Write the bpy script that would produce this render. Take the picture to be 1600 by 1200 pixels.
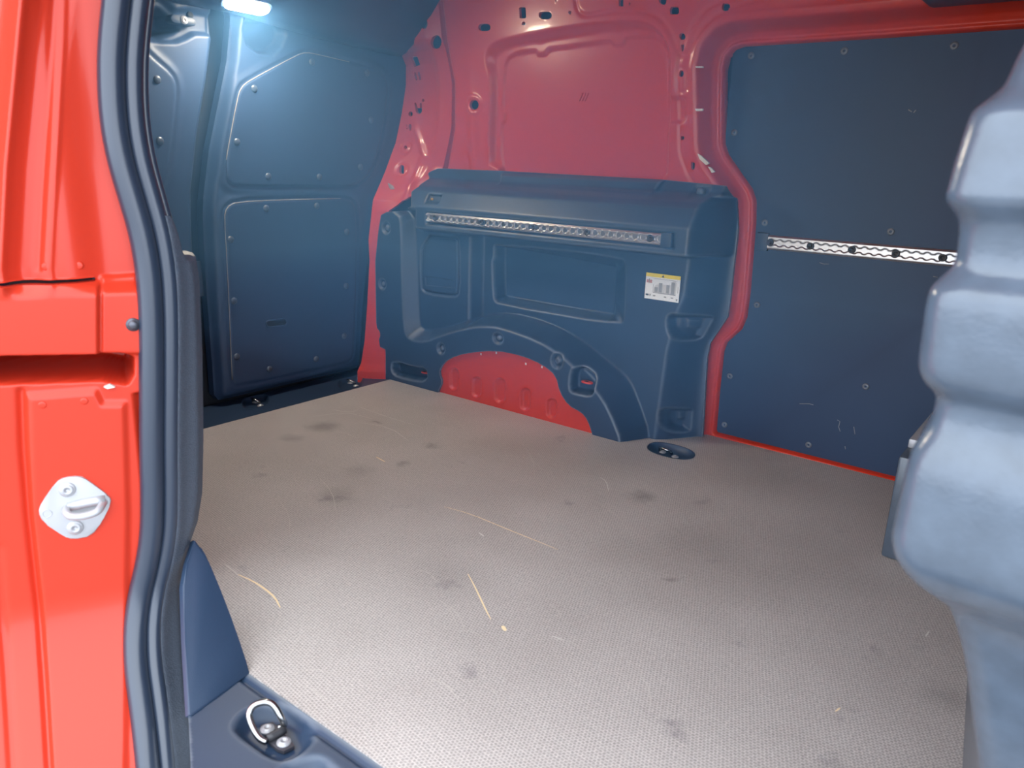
import bpy, bmesh, math, random
import numpy as np
from mathutils import Vector, Matrix

for o in list(bpy.data.objects):
    bpy.data.objects.remove(o)
scene = bpy.context.scene
COL = scene.collection
random.seed(4)

# ------------------------------------------------------------------ camera
CAM = np.array([2.065, -1.947, 0.80])
YAW, PITCH, ROLL = np.radians([37.134, 16.012, 1.998])
FPX = 1200.0                                   # focal length in pixels of a 1600 px wide frame
_f = np.array([-np.sin(YAW) * np.cos(PITCH), np.cos(YAW) * np.cos(PITCH), -np.sin(PITCH)])
_r0 = np.array([np.cos(YAW), np.sin(YAW), 0.0])
_u0 = np.cross(_r0, _f)
_r = np.cos(ROLL) * _r0 + np.sin(ROLL) * _u0
_u = -np.sin(ROLL) * _r0 + np.cos(ROLL) * _u0
cam_data = bpy.data.cameras.new('camera')
cam_data.sensor_width = 36.0
cam_data.lens = 36.0 * FPX / 1600.0
cam_data.clip_start = 0.02
cam_data.dof.use_dof = True
cam_data.dof.focus_distance = 2.3
cam_data.dof.aperture_fstop = 7.0
cam = bpy.data.objects.new('camera', cam_data)
COL.objects.link(cam)
cam.matrix_world = Matrix(((_r[0], _u[0], -_f[0], CAM[0]), (_r[1], _u[1], -_f[1], CAM[1]),
                           (_r[2], _u[2], -_f[2], CAM[2]), (0, 0, 0, 1)))
scene.camera = cam

# ------------------------------------------------------------------ sky and exposure
world = bpy.data.worlds.new('sky')
scene.world = world
world.use_nodes = True
wn = world.node_tree.nodes
wl = world.node_tree.links
wn.clear()
w_out = wn.new('ShaderNodeOutputWorld')
w_bg = wn.new('ShaderNodeBackground')
w_tc = wn.new('ShaderNodeTexCoord')
w_sep = wn.new('ShaderNodeSeparateXYZ')
w_ramp = wn.new('ShaderNodeValToRGB')
w_ramp.color_ramp.elements[0].position = 0.0
w_ramp.color_ramp.elements[0].color = (0.74, 0.83, 0.96, 1)
w_ramp.color_ramp.elements[1].position = 0.8
w_ramp.color_ramp.elements[1].color = (0.88, 0.95, 1.0, 1)
wl.new(w_tc.outputs['Generated'], w_sep.inputs[0])
wl.new(w_sep.outputs['Z'], w_ramp.inputs[0])
wl.new(w_ramp.outputs[0], w_bg.inputs['Color'])
w_bg.inputs['Strength'].default_value = 2.9
wl.new(w_bg.outputs[0], w_out.inputs[0])
scene.view_settings.view_transform = 'Standard'
scene.view_settings.look = 'None'
scene.view_settings.gamma = 1.0
scene.view_settings.use_curve_mapping = False
scene.view_settings.exposure = 0.9
GLARE_VEIL = .22  # density of the added volume that imitates lens glare

# ------------------------------------------------------------------ helpers
def ray(px, py):
    return _f + _r * (px - 800.0) / FPX - _u * (py - 600.0) / FPX

class Frame:
    """A reference plane in the place: point = O + u*a + v*b + n*h."""
    def __init__(s, O, u, v, n):
        s.O, s.u, s.v, s.n = [np.array(q, float) for q in (O, u, v, n)]
        for q in ('u', 'v', 'n'):
            setattr(s, q, getattr(s, q) / np.linalg.norm(getattr(s, q)))
        s.sign = np.dot(np.cross(s.u, s.v), s.n)
    def pt(s, a, b, h=0.0):
        return s.O + s.u * a + s.v * b + s.n * h
    def ab(s, px, py, H=0.0):
        """Where the sight line through a photo pixel meets the surface of height H over this plane."""
        d = ray(px, py)
        h = H if not callable(H) else 0.0
        for k in range(14 if callable(H) else 1):
            t = (np.dot(s.O - CAM, s.n) + h) / np.dot(d, s.n)
            q = CAM + d * t - s.O
            a, b = float(np.dot(q, s.u)), float(np.dot(q, s.v))
            if callable(H):
                hn = float(np.asarray(H(np.array([a]), np.array([b])))[0])
                h = h + 0.6 * (hn - h)
        return a, b
    def poly(s, pts, H=0.0, off=(0, 0), sc=1.0):
        return [s.ab(off[0] + x / sc, off[1] + y / sc, H) for x, y in pts]

def at_axis(px, py, axis, val):
    d = ray(px, py)
    return CAM + d * (val - CAM[axis]) / d[axis]

def chaikin(p, n=2, closed=True):
    p = [np.array(q, float) for q in p]
    for _ in range(n):
        q = []
        m = len(p)
        rng = range(m if closed else m - 1)
        if not closed:
            q.append(p[0])
        for i in rng:
            a, b = p[i], p[(i + 1) % m]
            q += [a * .75 + b * .25, a * .25 + b * .75]
        if not closed:
            q.append(p[-1])
        p = q
    return p

def sd_poly(A, B, poly):
    """Signed distance to a closed polygon, negative inside."""
    P = np.array(poly, float)
    d = np.full(A.shape, 1e9)
    sgn = np.ones(A.shape)
    n = len(P)
    for i in range(n):
        x1, y1 = P[i]
        x2, y2 = P[i - 1]
        ex, ey = x2 - x1, y2 - y1
        wx, wy = A - x1, B - y1
        t = np.clip((wx * ex + wy * ey) / (ex * ex + ey * ey + 1e-14), 0, 1)
        d = np.minimum(d, (wx - ex * t) ** 2 + (wy - ey * t) ** 2)
        c = (B >= y1, B < y2, ex * wy > ey * wx)
        flip = (c[0] & c[1] & c[2]) | (~c[0] & ~c[1] & ~c[2])
        sgn = np.where(flip, -sgn, sgn)
    return sgn * np.sqrt(d)

def sd_line(A, B, pts):
    d = np.full(A.shape, 1e9)
    for (x1, y1), (x2, y2) in zip(pts[:-1], pts[1:]):
        ex, ey = x2 - x1, y2 - y1
        t = np.clip(((A - x1) * ex + (B - y1) * ey) / (ex * ex + ey * ey + 1e-14), 0, 1)
        d = np.minimum(d, (A - x1 - ex * t) ** 2 + (B - y1 - ey * t) ** 2)
    return np.sqrt(d)

def sstep(t):
    t = np.clip(t, 0, 1)
    return t * t * (3 - 2 * t)

def inside(s, w):
    """1 well inside the contour, 0 outside, soft over the width w."""
    return sstep((w * .5 - s) / w)

def loft(A, B, outer, inner):
    a = np.maximum(sd_poly(A, B, inner), 0)
    b = np.maximum(-sd_poly(A, B, outer), 0)
    return np.where(a <= 0, 1.0, b / (a + b + 1e-9))

def blur(H, k):
    for _ in range(k):
        p = np.pad(H, 1, mode='edge')
        H = (p[1:-1, 1:-1] * 2 + p[:-2, 1:-1] + p[2:, 1:-1] + p[1:-1, :-2] + p[1:-1, 2:]) / 6
    return H

def tag(o, label=None, cat=None, group=None, kind=None):
    if label: o['label'] = label
    if cat: o['category'] = cat
    if group: o['group'] = group
    if kind: o['kind'] = kind
    return o

def link(name, me, m, parent=None):
    o = bpy.data.objects.new(name, me)
    COL.objects.link(o)
    if m is not None and not me.materials:
        me.materials.append(m)
    if parent is not None:
        o.parent = parent
        o.matrix_parent_inverse = Matrix.Translation(-Vector(parent.location)) if parent.type == 'EMPTY' else Matrix()
    return o

def empty(name, loc, label=None, cat=None, group=None, kind=None):
    o = bpy.data.objects.new(name, None)
    o.empty_display_size = .05
    COL.objects.link(o)
    o.location = loc
    return tag(o, label, cat, group, kind)

def relief(name, F, box, du, H, m, S=None, skirt=.004, parent=None, soft=0):
    """A pressed sheet: a fine grid over the plane F with height H(a,b), cut to S(a,b) < 0."""
    a0, a1, b0, b1 = box
    na, nb = int(round((a1 - a0) / du)) + 1, int(round((b1 - b0) / du)) + 1
    a = np.linspace(a0, a1, na)
    b = np.linspace(b0, b1, nb)
    A, B = np.meshgrid(a, b, indexing='ij')
    keep = np.ones((na - 1, nb - 1), bool)
    if S is not None:
        s = S(A, B)
        ins = s < 0
        keep = ins[:-1, :-1] | ins[1:, :-1] | ins[:-1, 1:] | ins[1:, 1:]
        e = du * .25
        for _ in range(2):
            s = S(A, B)
            gx = (S(A + e, B) - S(A - e, B)) / (2 * e)
            gy = (S(A, B + e) - S(A, B - e)) / (2 * e)
            g2 = gx * gx + gy * gy + 1e-6
            mv = (s > 0) & (s < du * 1.6)
            k = np.where(mv, s / np.maximum(g2, .3), 0)
            A = np.clip(A - gx * k, a0, a1)
            B = np.clip(B - gy * k, b0, b1)
    h = np.asarray(H(A, B), float) + np.zeros_like(A)
    if soft:
        h = blur(h, soft)
    V = (F.O[None, None, :] + A[..., None] * F.u + B[..., None] * F.v + h[..., None] * F.n)
    idx = np.arange(na * nb).reshape(na, nb)
    ii, jj = np.nonzero(keep)
    q = np.stack([idx[ii, jj], idx[ii + 1, jj], idx[ii + 1, jj + 1], idx[ii, jj + 1]], 1)
    if F.sign < 0:
        q = q[:, ::-1]
    V = V.reshape(-1, 3)
    nq = len(q)
    if skirt:
        ed = np.concatenate([q[:, [0, 1]], q[:, [1, 2]], q[:, [2, 3]], q[:, [3, 0]]])
        key = np.sort(ed, 1)
        key = key[:, 0].astype(np.int64) * (na * nb) + key[:, 1]
        _, inv, cnt = np.unique(key, return_inverse=True, return_counts=True)
        be = ed[cnt[inv] == 1]
        used = np.unique(be)
        mp = -np.ones(len(V), int)
        mp[used] = np.arange(len(used))
        n0 = len(V)
        V = np.concatenate([V, V[used], V[used] - F.n * skirt])
        t0 = n0 + mp[be]
        t1 = t0 + len(used)
        q = np.concatenate([q, np.stack([t0[:, 1], t0[:, 0], t1[:, 0], t1[:, 1]], 1)])
    us = np.unique(q)
    mp = -np.ones(len(V), int)
    mp[us] = np.arange(len(us))
    V = V[us]
    q = mp[q]
    me = bpy.data.meshes.new(name)
    me.vertices.add(len(V))
    me.vertices.foreach_set('co', V.ravel())
    me.loops.add(q.size)
    me.loops.foreach_set('vertex_index', q.ravel())
    me.polygons.add(len(q))
    me.polygons.foreach_set('loop_start', np.arange(0, q.size, 4))
    me.polygons.foreach_set('use_smooth', np.ones(len(q), bool))
    me.update(calc_edges=True)
    me.validate()
    return link(name, me, m, parent)

def mesh(name, V, Fc, m, parent=None, smooth=False):
    me = bpy.data.meshes.new(name)
    me.from_pydata([tuple(map(float, v)) for v in V], [], Fc)
    if smooth:
        for p in me.polygons: p.use_smooth = True
    me.update()
    return link(name, me, m, parent)

def from_bm(name, bm, m, parent=None, smooth=True, angle=None):
    me = bpy.data.meshes.new(name)
    bmesh.ops.recalc_face_normals(bm, faces=bm.faces)
    for f in bm.faces: f.smooth = smooth
    if smooth:
        for e in bm.edges:
            if len(e.link_faces) == 2 and e.calc_face_angle() > (angle or .7): e.smooth = False
    bm.to_mesh(me)
    bm.free()
    return link(name, me, m, parent)

def box(name, lo, hi, m, parent=None, bev=.003, seg=2):
    bm = bmesh.new()
    bmesh.ops.create_cube(bm, size=1)
    lo, hi = np.array(lo, float), np.array(hi, float)
    for v in bm.verts:
        for k in range(3): v.co[k] = (lo[k] + hi[k]) / 2 + v.co[k] * (hi[k] - lo[k])
    if bev:
        bmesh.ops.bevel(bm, geom=bm.edges[:], offset=bev, segments=seg, affect='EDGES', profile=.5)
    return from_bm(name, bm, m, parent)

def prism(name, F, poly, h0, h1, m, parent=None, bev=0.0, seg=2):
    """A plate: the outline poly on plane F, from height h0 to h1."""
    n = len(poly)
    bm = bmesh.new()
    lo = [bm.verts.new(F.pt(a, b, h0)) for a, b in poly]
    hi = [bm.verts.new(F.pt(a, b, h1)) for a, b in poly]
    bm.faces.new(lo)
    top = bm.faces.new(hi)
    for i in range(n):
        bm.faces.new((lo[i], lo[(i + 1) % n], hi[(i + 1) % n], hi[i]))
    if bev:
        bmesh.ops.bevel(bm, geom=list(top.edges), offset=bev, segments=seg, affect='EDGES', profile=.5)
    return from_bm(name, bm, m, parent)

def tube(name, pts, r, m, parent=None, seg=10, closed=False, flat=1.0):
    """A bent rod along pts; r is a number or one radius per point."""
    P = [np.array(p, float) for p in pts]
    n = len(P)
    R = [r] * n if np.isscalar(r) else r
    V, Fc = [], []
    up = None
    for i in range(n):
        t = (P[(i + 1) % n] - P[i - 1]) if closed else (P[min(i + 1, n - 1)] - P[max(i - 1, 0)])
        t = t / np.linalg.norm(t)
        if up is None:
            up = np.array([0, 0, 1.0]) if abs(t[2]) < .9 else np.array([1.0, 0, 0])
        s = np.cross(t, up); s /= np.linalg.norm(s)
        up = np.cross(s, t)
        for k in range(seg):
            a = 2 * math.pi * k / seg
            V.append(P[i] + R[i] * (math.cos(a) * s + math.sin(a) * up * flat))
    for i in range(n if closed else n - 1):
        for k in range(seg):
            a, b = i * seg + k, i * seg + (k + 1) % seg
            c, d = ((i + 1) % n) * seg + (k + 1) % seg, ((i + 1) % n) * seg + k
            Fc.append((a, b, c, d))
    if not closed:
        Fc += [tuple(range(seg))[::-1], tuple(range((n - 1) * seg, n * seg))]
    return mesh(name, V, Fc, m, parent, True)

def lathe_mesh(name, prof, seg=16):
    """Unit turned mesh around +Z; prof = [(radius, z), ...] from the axis outwards and down."""
    V, Fc = [], []
    for r, z in prof:
        for k in range(seg):
            a = 2 * math.pi * k / seg
            V.append((r * math.cos(a), r * math.sin(a), z))
    for i in range(len(prof) - 1):
        for k in range(seg):
            Fc.append((i * seg + k, (i + 1) * seg + k, (i + 1) * seg + (k + 1) % seg, i * seg + (k + 1) % seg))
    me = bpy.data.meshes.new(name)
    me.from_pydata(V, [], Fc)
    for p in me.polygons: p.use_smooth = True
    me.update()
    return me

def place(name, me, F, a, b, h, m, parent=None, scale=1.0):
    """A shared mesh whose +Z stands along the normal of plane F."""
    if m is not None and not me.materials: me.materials.append(m)
    o = bpy.data.objects.new(name, me)
    COL.objects.link(o)
    n = Vector(F.n); u = Vector(F.u); v = n.cross(u)
    p = Vector(F.pt(a, b, h))
    M = Matrix(((u.x * scale, v.x * scale, n.x * scale, p.x), (u.y * scale, v.y * scale, n.y * scale, p.y),
                (u.z * scale, v.z * scale, n.z * scale, p.z), (0, 0, 0, 1)))
    if parent is not None:
        o.parent = parent
        o.matrix_parent_inverse = Matrix.Translation(-Vector(parent.location)) if parent.type == 'EMPTY' else Matrix()
    o.matrix_basis = M
    return o

def stadium(cx, cy, L, W, ang=0.0, n=8):
    r = W / 2
    d = max(L / 2 - r, 0)
    out = []
    for k in range(n + 1):
        t = -math.pi / 2 + math.pi * k / n
        out.append((d + r * math.cos(t), r * math.sin(t)))
    for k in range(n + 1):
        t = math.pi / 2 + math.pi * k / n
        out.append((-d + r * math.cos(t), r * math.sin(t)))
    c, s = math.cos(ang), math.sin(ang)
    return [(cx + x * c - y * s, cy + x * s + y * c) for x, y in out]

def circ(cx, cy, r, n=16, ry=None):
    return [(cx + r * math.cos(2 * math.pi * k / n), cy + (ry or r) * math.sin(2 * math.pi * k / n)) for k in range(n)]

# ------------------------------------------------------------------ materials
def mat(name, col, rough=.5, metal=0.0, spec=.5, bump=0.0, bscale=400.0, vary=0.0, vscale=6.0, coat=0.0, wear=0.0):
    m = bpy.data.materials.new(name)
    m.use_nodes = True
    nt = m.node_tree
    b = nt.nodes['Principled BSDF']
    b.inputs['Base Color'].default_value = (*col, 1)
    b.inputs['Roughness'].default_value = rough
    b.inputs['Metallic'].default_value = metal
    b.inputs['Specular IOR Level'].default_value = spec
    if coat:
        b.inputs['Coat Weight'].default_value = coat
        b.inputs['Coat Roughness'].default_value = .08
    tc = nt.nodes.new('ShaderNodeTexCoord')
    if bump:
        n = nt.nodes.new('ShaderNodeTexNoise')
        n.inputs['Scale'].default_value = bscale
        n.inputs['Detail'].default_value = 3
        nt.links.new(tc.outputs['Object'], n.inputs['Vector'])
        bp = nt.nodes.new('ShaderNodeBump')
        bp.inputs['Strength'].default_value = bump
        bp.inputs['Distance'].default_value = .001
        nt.links.new(n.outputs['Fac'], bp.inputs['Height'])
        nt.links.new(bp.outputs['Normal'], b.inputs['Normal'])
    if vary:
        n = nt.nodes.new('ShaderNodeTexNoise')
        n.inputs['Scale'].default_value = vscale
        n.inputs['Detail'].default_value = 6
        nt.links.new(tc.outputs['Object'], n.inputs['Vector'])
        mx = nt.nodes.new('ShaderNodeMix')
        mx.data_type = 'RGBA'
        mx.inputs[6].default_value = (*[c * (1 - vary) for c in col], 1)
        mx.inputs[7].default_value = (*[min(1, c * (1 + vary)) for c in col], 1)
        nt.links.new(n.outputs['Fac'], mx.inputs[0])
        nt.links.new(mx.outputs[2], b.inputs['Base Color'])
        if wear:                                     # rubbed, paler convex edges
            ge = nt.nodes.new('ShaderNodeNewGeometry')
            rp = nt.nodes.new('ShaderNodeMapRange')
            rp.inputs['From Min'].default_value = .505
            rp.inputs['From Max'].default_value = .56
            rp.inputs['To Max'].default_value = wear
            nt.links.new(ge.outputs['Pointiness'], rp.inputs['Value'])
            m2 = nt.nodes.new('ShaderNodeMix'); m2.data_type = 'RGBA'
            m2.inputs[7].default_value = (.20, .23, .27, 1)
            nt.links.new(rp.outputs[0], m2.inputs[0])
            nt.links.new(mx.outputs[2], m2.inputs[6])
            nt.links.new(m2.outputs[2], b.inputs['Base Color'])
    return m

M = dict(
    red=mat('red_paint', (.52, .034, .015), .28, spec=.28, coat=.12, vary=.04, vscale=3),
    plastic=mat('slate_plastic', (.020, .040, .080), .42, bump=.25, bscale=900, vary=.12, vscale=5),
    moulded=mat('moulded_slate_plastic', (.020, .040, .080), .42, bump=.25, bscale=900, vary=.12, vscale=5, wear=.7),
    texplastic=mat('grained_plastic', (.062, .076, .102), .5, bump=1.0, bscale=420, vary=.35, vscale=260),
    board=mat('lining_board', (.013, .038, .092), .55, bump=.15, bscale=700, vary=.08, vscale=4),
    doorlining=mat('door_lining', (.026, .054, .115), .5, bump=.2, bscale=800, vary=.08, vscale=4),
    seal=mat('rubber_seal', (.022, .032, .054), .30, spec=.7, bump=.1, bscale=500),
    dark=mat('dark_void', (.010, .014, .022), .7),
    alu=mat('aluminium', (.50, .50, .52), .32, metal=.9, bump=.1, bscale=300),
    zinc=mat('zinc_plate', (.42, .42, .44), .42, metal=.35, bump=.1, bscale=200),
    chrome=mat('polished_steel', (.36, .36, .36), .25, metal=1.0),
    steel=mat('dark_bolt', (.10, .10, .12), .4, metal=.7),
    partition=mat('partition_plastic', (.068, .088, .118), .24, spec=.65, bump=.25, bscale=300, vary=.30, vscale=40),
    rivet=mat('rivet_plastic', (.050, .070, .105), .38),
    screw=mat('screw_steel', (.14, .16, .19), .35, metal=.3),
    lightgrey=mat('sticker_light_grey', (.58, .59, .60), .5),
    white=mat('sticker_white', (.80, .82, .84), .4),
    yellow=mat('sticker_yellow', (.90, .72, .03), .4),
    grey=mat('sticker_grey', (.30, .31, .33), .5),
    ink=mat('sticker_ink', (.03, .03, .035), .5),
    pink=mat('sticker_red', (.55, .25, .25), .5),
    scratch=mat('bare_wood_scratch', (.85, .68, .42), .8),
    faint=mat('faint_scuff', (.50, .46, .42), .7),
    boardscuff=mat('board_scuff', (.24, .25, .27), .7),
    raw=mat('raw_board_edge', (.30, .28, .25), .7),
    pale=mat('pale_scuff', (.62, .60, .56), .8),
    concrete=mat('concrete', (.24, .24, .24), .85, vary=.15, vscale=3),
)

def floor_mat():
    m = bpy.data.materials.new('mesh_faced_plywood')
    m.use_nodes = True
    nt = m.node_tree
    N, L = nt.nodes.new, nt.links.new
    b = nt.nodes['Principled BSDF']
    b.inputs['Roughness'].default_value = .5
    b.inputs['Specular IOR Level'].default_value = .4
    tc = N('ShaderNodeTexCoord')
    def noise(sc, det=5, rough=.55):
        n = N('ShaderNodeTexNoise')
        n.inputs['Scale'].default_value = sc
        n.inputs['Detail'].default_value = det
        n.inputs['Roughness'].default_value = rough
        L(tc.outputs['Object'], n.inputs['Vector'])
        return n
    def ramp(src, p0, c0, p1, c1):
        r = N('ShaderNodeValToRGB')
        r.color_ramp.elements[0].position = p0; r.color_ramp.elements[0].color = (*c0, 1)
        r.color_ramp.elements[1].position = p1; r.color_ramp.elements[1].color = (*c1, 1)
        L(src, r.inputs[0])
        return r
    def mul(a, b_, fac=1.0):
        x = N('ShaderNodeMix'); x.data_type = 'RGBA'; x.blend_type = 'MULTIPLY'
        x.inputs[0].default_value = fac
        L(a, x.inputs[6]); L(b_, x.inputs[7])
        return x.outputs[2]
    base = ramp(noise(2.2).outputs['Fac'], .3, (.44, .395, .365), .72, (.57, .52, .485))
    fine = ramp(noise(220, 3).outputs['Fac'], .25, (.72, .72, .74), .75, (1.15, 1.15, 1.15))
    stain = ramp(noise(5.5, 6, .6).outputs['Fac'], .27, (.62, .62, .66), .36, (1, 1, 1))
    # the pressed wire-mesh pattern: rows of small dimples, alternate rows shifted
    mp = N('ShaderNodeMapping')
    mp.inputs['Rotation'].default_value = (0, 0, math.radians(8))
    mp.inputs['Scale'].default_value = (1 / .0062, 1 / .0052, 1)
    L(tc.outputs['Object'], mp.inputs[0])
    br = N('ShaderNodeTexBrick')
    br.inputs['Color1'].default_value = (.50, .50, .52, 1)
    br.inputs['Color2'].default_value = (.60, .60, .62, 1)
    br.inputs['Mortar'].default_value = (1.08, 1.08, 1.08, 1)
    br.inputs['Scale'].default_value = 1.0
    br.inputs['Brick Width'].default_value = 1.0
    br.inputs['Row Height'].default_value = 1.0
    br.inputs['Mortar Size'].default_value = .26
    br.inputs['Mortar Smooth'].default_value = .9
    L(mp.outputs[0], br.inputs['Vector'])
    # worn-in dark smudges
    wob = noise(28, 3)
    wv = N('ShaderNodeVectorMath'); wv.operation = 'MULTIPLY_ADD'
    wv.inputs[1].default_value = (.06, .06, 0)
    L(wob.outputs['Color'], wv.inputs[0]); L(tc.outputs['Object'], wv.inputs[2])
    sm = base.outputs[0]
    for px, py, r, k in ((505, 667, .075, .62), (455, 685, .05, .75), (675, 696, .040, .66), (630, 724, .03, .7), (588, 660, .02, .6), (525, 775, .08, .82), (560, 735, .06, .82), (1002, 776, .05, .62),
                         (1045, 906, .022, .6), (1210, 700, .06, .85), (700, 900, .12, .88), (1100, 850, .14, .88), (1480, 1090, .06, .8)):
        d = ray(px, py); q = CAM - d * CAM[2] / d[2]
        ds = N('ShaderNodeVectorMath'); ds.operation = 'DISTANCE'
        ds.inputs[1].default_value = (q[0] + .03, q[1] + .03, 0)
        L(wv.outputs[0], ds.inputs[0])
        mr = N('ShaderNodeMapRange'); mr.interpolation_type = 'SMOOTHSTEP'
        mr.inputs['From Min'].default_value = 0; mr.inputs['From Max'].default_value = r
        mr.inputs['To Min'].default_value = k; mr.inputs['To Max'].default_value = 1
        L(ds.outputs['Value'], mr.inputs['Value'])
        sm = mul(sm, mr.outputs[0])
    c = mul(mul(mul(sm, fine.outputs[0]), stain.outputs[0]), br.outputs['Color'], .75)
    L(c, b.inputs['Base Color'])
    bp = N('ShaderNodeBump')
    bp.inputs['Strength'].default_value = .35
    bp.inputs['Distance'].default_value = .0006
    L(br.outputs['Fac'], bp.inputs['Height'])
    L(bp.outputs['Normal'], b.inputs['Normal'])
    return m
M['floor'] = floor_mat()

# ------------------------------------------------------------------ reference planes
FY = Frame((0, 0, 0), (1, 0, 0), (0, 0, 1), (0, -1, 0))          # far side, height = towards the side door
FX = Frame((0, 0, 0), (0, 1, 0), (0, 0, 1), (1, 0, 0))           # rear doors, height = towards the front
FZ = Frame((0, 0, 0), (1, 0, 0), (0, 1, 0), (0, 0, 1))           # floor
FJ = Frame((0.957, -1.40, 0), (.4385, .8988, 0), (0, 0, 1), (.8988, -.4385, 0))   # rear jamb of the side door
ZA = dict(off=(560, 240), sc=2.5)      # crops of the photograph in which outlines were read
ZB = dict(off=(200, 0), sc=3.2)
ZC = dict(off=(300, 280), sc=3.0)
ZD = dict(off=(1000, 0), sc=2.6667)
ZE = dict(off=(1080, 240), sc=2.307)
ZF = dict(off=(600, 0), sc=3.2)
ZG = dict(off=(0, 0), sc=4.0)
ZH = dict(off=(0, 400), sc=4.0)
ZI = dict(off=(0, 700), sc=4.0)
ZK = dict(off=(150, 800), sc=3.0)

HW = lambda a, b: -(.20 - .10 * (b - .6))                       # body side wall
HB = lambda a, b: -(.272 - .035 * b)                            # lining board of the far sliding door
HD = lambda a, b: -.14 + .05 * b                                # rear doors

RIVET = lathe_mesh('rivet_head', [(0.0001, .0045), (.004, .0042), (.0075, .003), (.0095, .0008), (.0100, 0), (.0100, -.003)])
SCREW = lathe_mesh('screw_head', [(0.0001, -.0015), (.0028, -.0012), (.0032, .002), (.0055, .0028), (.0085, .0012), (.0095, 0), (.0095, -.003)])
BOLT = lathe_mesh('bolt_head', [(0.0001, .002), (.004, .002), (.0045, .006), (.009, .006), (.010, .004), (.011, .0035), (.0135, .003), (.014, 0)])

# ================================================================== STRUCTURE
# ---- ground outside, roof, closing body sides
g = box('ground', (-6, -9, -.66), (9, 7, -.60), M['concrete'], bev=0)
tag(g, 'pale concrete paving under and around the van', 'ground', kind='structure')

roof = box('ceiling', (-.25, -1.50, 1.33), (2.45, .34, 1.36), M['red'], bev=.01)
tag(roof, 'red painted steel roof over the load space', 'ceiling', kind='structure')

edge_l = box('headliner_edge', (1.635, -.02, 1.168), (2.3, .135, 1.329), M['plastic'], roof, bev=.012)

# ---- floor board with an oblong cut-out for the lashing tray
def cut_board(name, outer, holes, z, thick, m):
    bm = bmesh.new()
    E_ = []
    for loop in [outer] + holes:
        vs = [bm.verts.new((p[0], p[1], z)) for p in loop]
        E_ += [bm.edges.new((vs[i], vs[(i + 1) % len(vs)])) for i in range(len(vs))]
    bmesh.ops.triangle_fill(bm, edges=E_, use_beauty=True)
    r = bmesh.ops.extrude_face_region(bm, geom=bm.faces[:])
    for v in r['geom']:
        if isinstance(v, bmesh.types.BMVert): v.co.z -= thick
    return from_bm(name, bm, m, None, smooth=False)
ring_hole = chaikin(FZ.poly([(1012, 697), (1022, 691), (1045, 693), (1075, 701), (1086, 710), (1080, 717), (1060, 718), (1030, 711), (1014, 704)]), 2)
floor = cut_board('floor', [(.012, -1.352), (2.25, -1.352), (2.25, .252), (.012, .252)], [ring_hole], 0, .012, M['floor'])
tag(floor, 'grey brown mesh-faced plywood load floor with scratches', 'floor', kind='structure')
sub = box('trim_1', (-.25, -1.345, -.06), (2.3, .36, -.045), M['dark'], bev=0)
tag(sub, 'dark steel underfloor below the load floor', 'underfloor', kind='structure')

# ---- rear step strip
def eye_hole(px, py, w):
    return [FZ.ab(px + dx, py + dy, 0) for dx, dy in stadium(0, 0, w, w * .42, math.radians(-14))][::-1]
rear_holes = [eye_hole(399, 626, 44), eye_hole(548, 596, 40)]
strip = cut_board('trim_2', [(-.19, -1.35), (.0115, -1.35), (.0115, .02), (-.19, .02)], rear_holes, -.004, .026, M['plastic'])
tag(strip, 'black plastic step strip along the rear doors', 'trim', kind='structure')

# ---- far body side wall (red), pressed
board_edge = (FY.poly([(1600, 120), (1000, 161), (440, 195)], HB, **ZD) +
              FY.poly([(402, 208), (374, 240), (361, 290), (358, 450), (357, 600), (372, 645), (430, 730), (470, 785), (485, 830)], HB, **ZD) +
              FY.poly([(237, 180), (235, 250), (215, 500), (203, 590), (185, 632), (132, 680), (120, 712), (105, 850), (92, 1003)], HB, **ZE) +
              FY.poly([(745, 1166)], HB, **ZE))
br_x = board_edge[-1]
board_edge = [(2.15, board_edge[0][1] - .01)] + board_edge[:-1] + [(br_x[0], br_x[1]), (2.15, br_x[1])]
HWs = lambda a, b: -(.20 - .10 * np.maximum(b - .6, 0))
win_o = chaikin(FY.poly([(520, 870), (516, 700), (525, 400), (500, 310), (500, 260), (530, 210), (600, 190), (1000, 110), (1250, 92),
                         (1330, 112), (1390, 165), (1422, 230), (1430, 300), (1430, 480), (1424, 700), (1415, 930)], HWs, **ZF), 1)
win_i = FY.poly([(578, 870), (566, 700), (570, 622), (583, 605), (586, 560), (575, 545), (585, 330), (600, 290), (640, 265), (735, 252), (747, 273), (785, 271),
                 (800, 245), (1112, 204), (1127, 228), (1175, 224), (1190, 190), (1320, 181), (1370, 200), (1396, 250), (1405, 400), (1400, 600),
                 (1396, 800), (1392, 920)], HWs, **ZF)
key_groove = chaikin(FY.poly([(955, -20), (965, 55), (1010, 82), (1120, 55), (1280, 48), (1370, 80), (1425, 145), (1452, 210), (1465, 262), (1500, 278),
                      (1535, 240), (1562, 180), (1600, 128), (1680, 60), (1780, 20), (1900, -10)], HWs, **ZF), 2, False)
slot_ring = FY.poly(stadium(1487, 400, 125, 52, math.pi / 2), HWs, **ZF)
pocket = FY.poly([(1420, 490), (1490, 487), (1505, 500), (1505, 590), (1490, 608), (1420, 612)], HWs, **ZF)
rim_hole = FY.ab(600 + 455 / 3.2, 525 / 3.2, HWs)
zr = np.array([-.02, .14, .34, .62, .74, .78, .91, 1.06, 1.20, 1.33])
xr = np.array([-.008, -.012, -.035, -.025, .10, .115, .156, .167, .140, .13])
yr = np.array([.03, .03, .03, .045, .17, .184, .170, .155, .141, .13])
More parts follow.
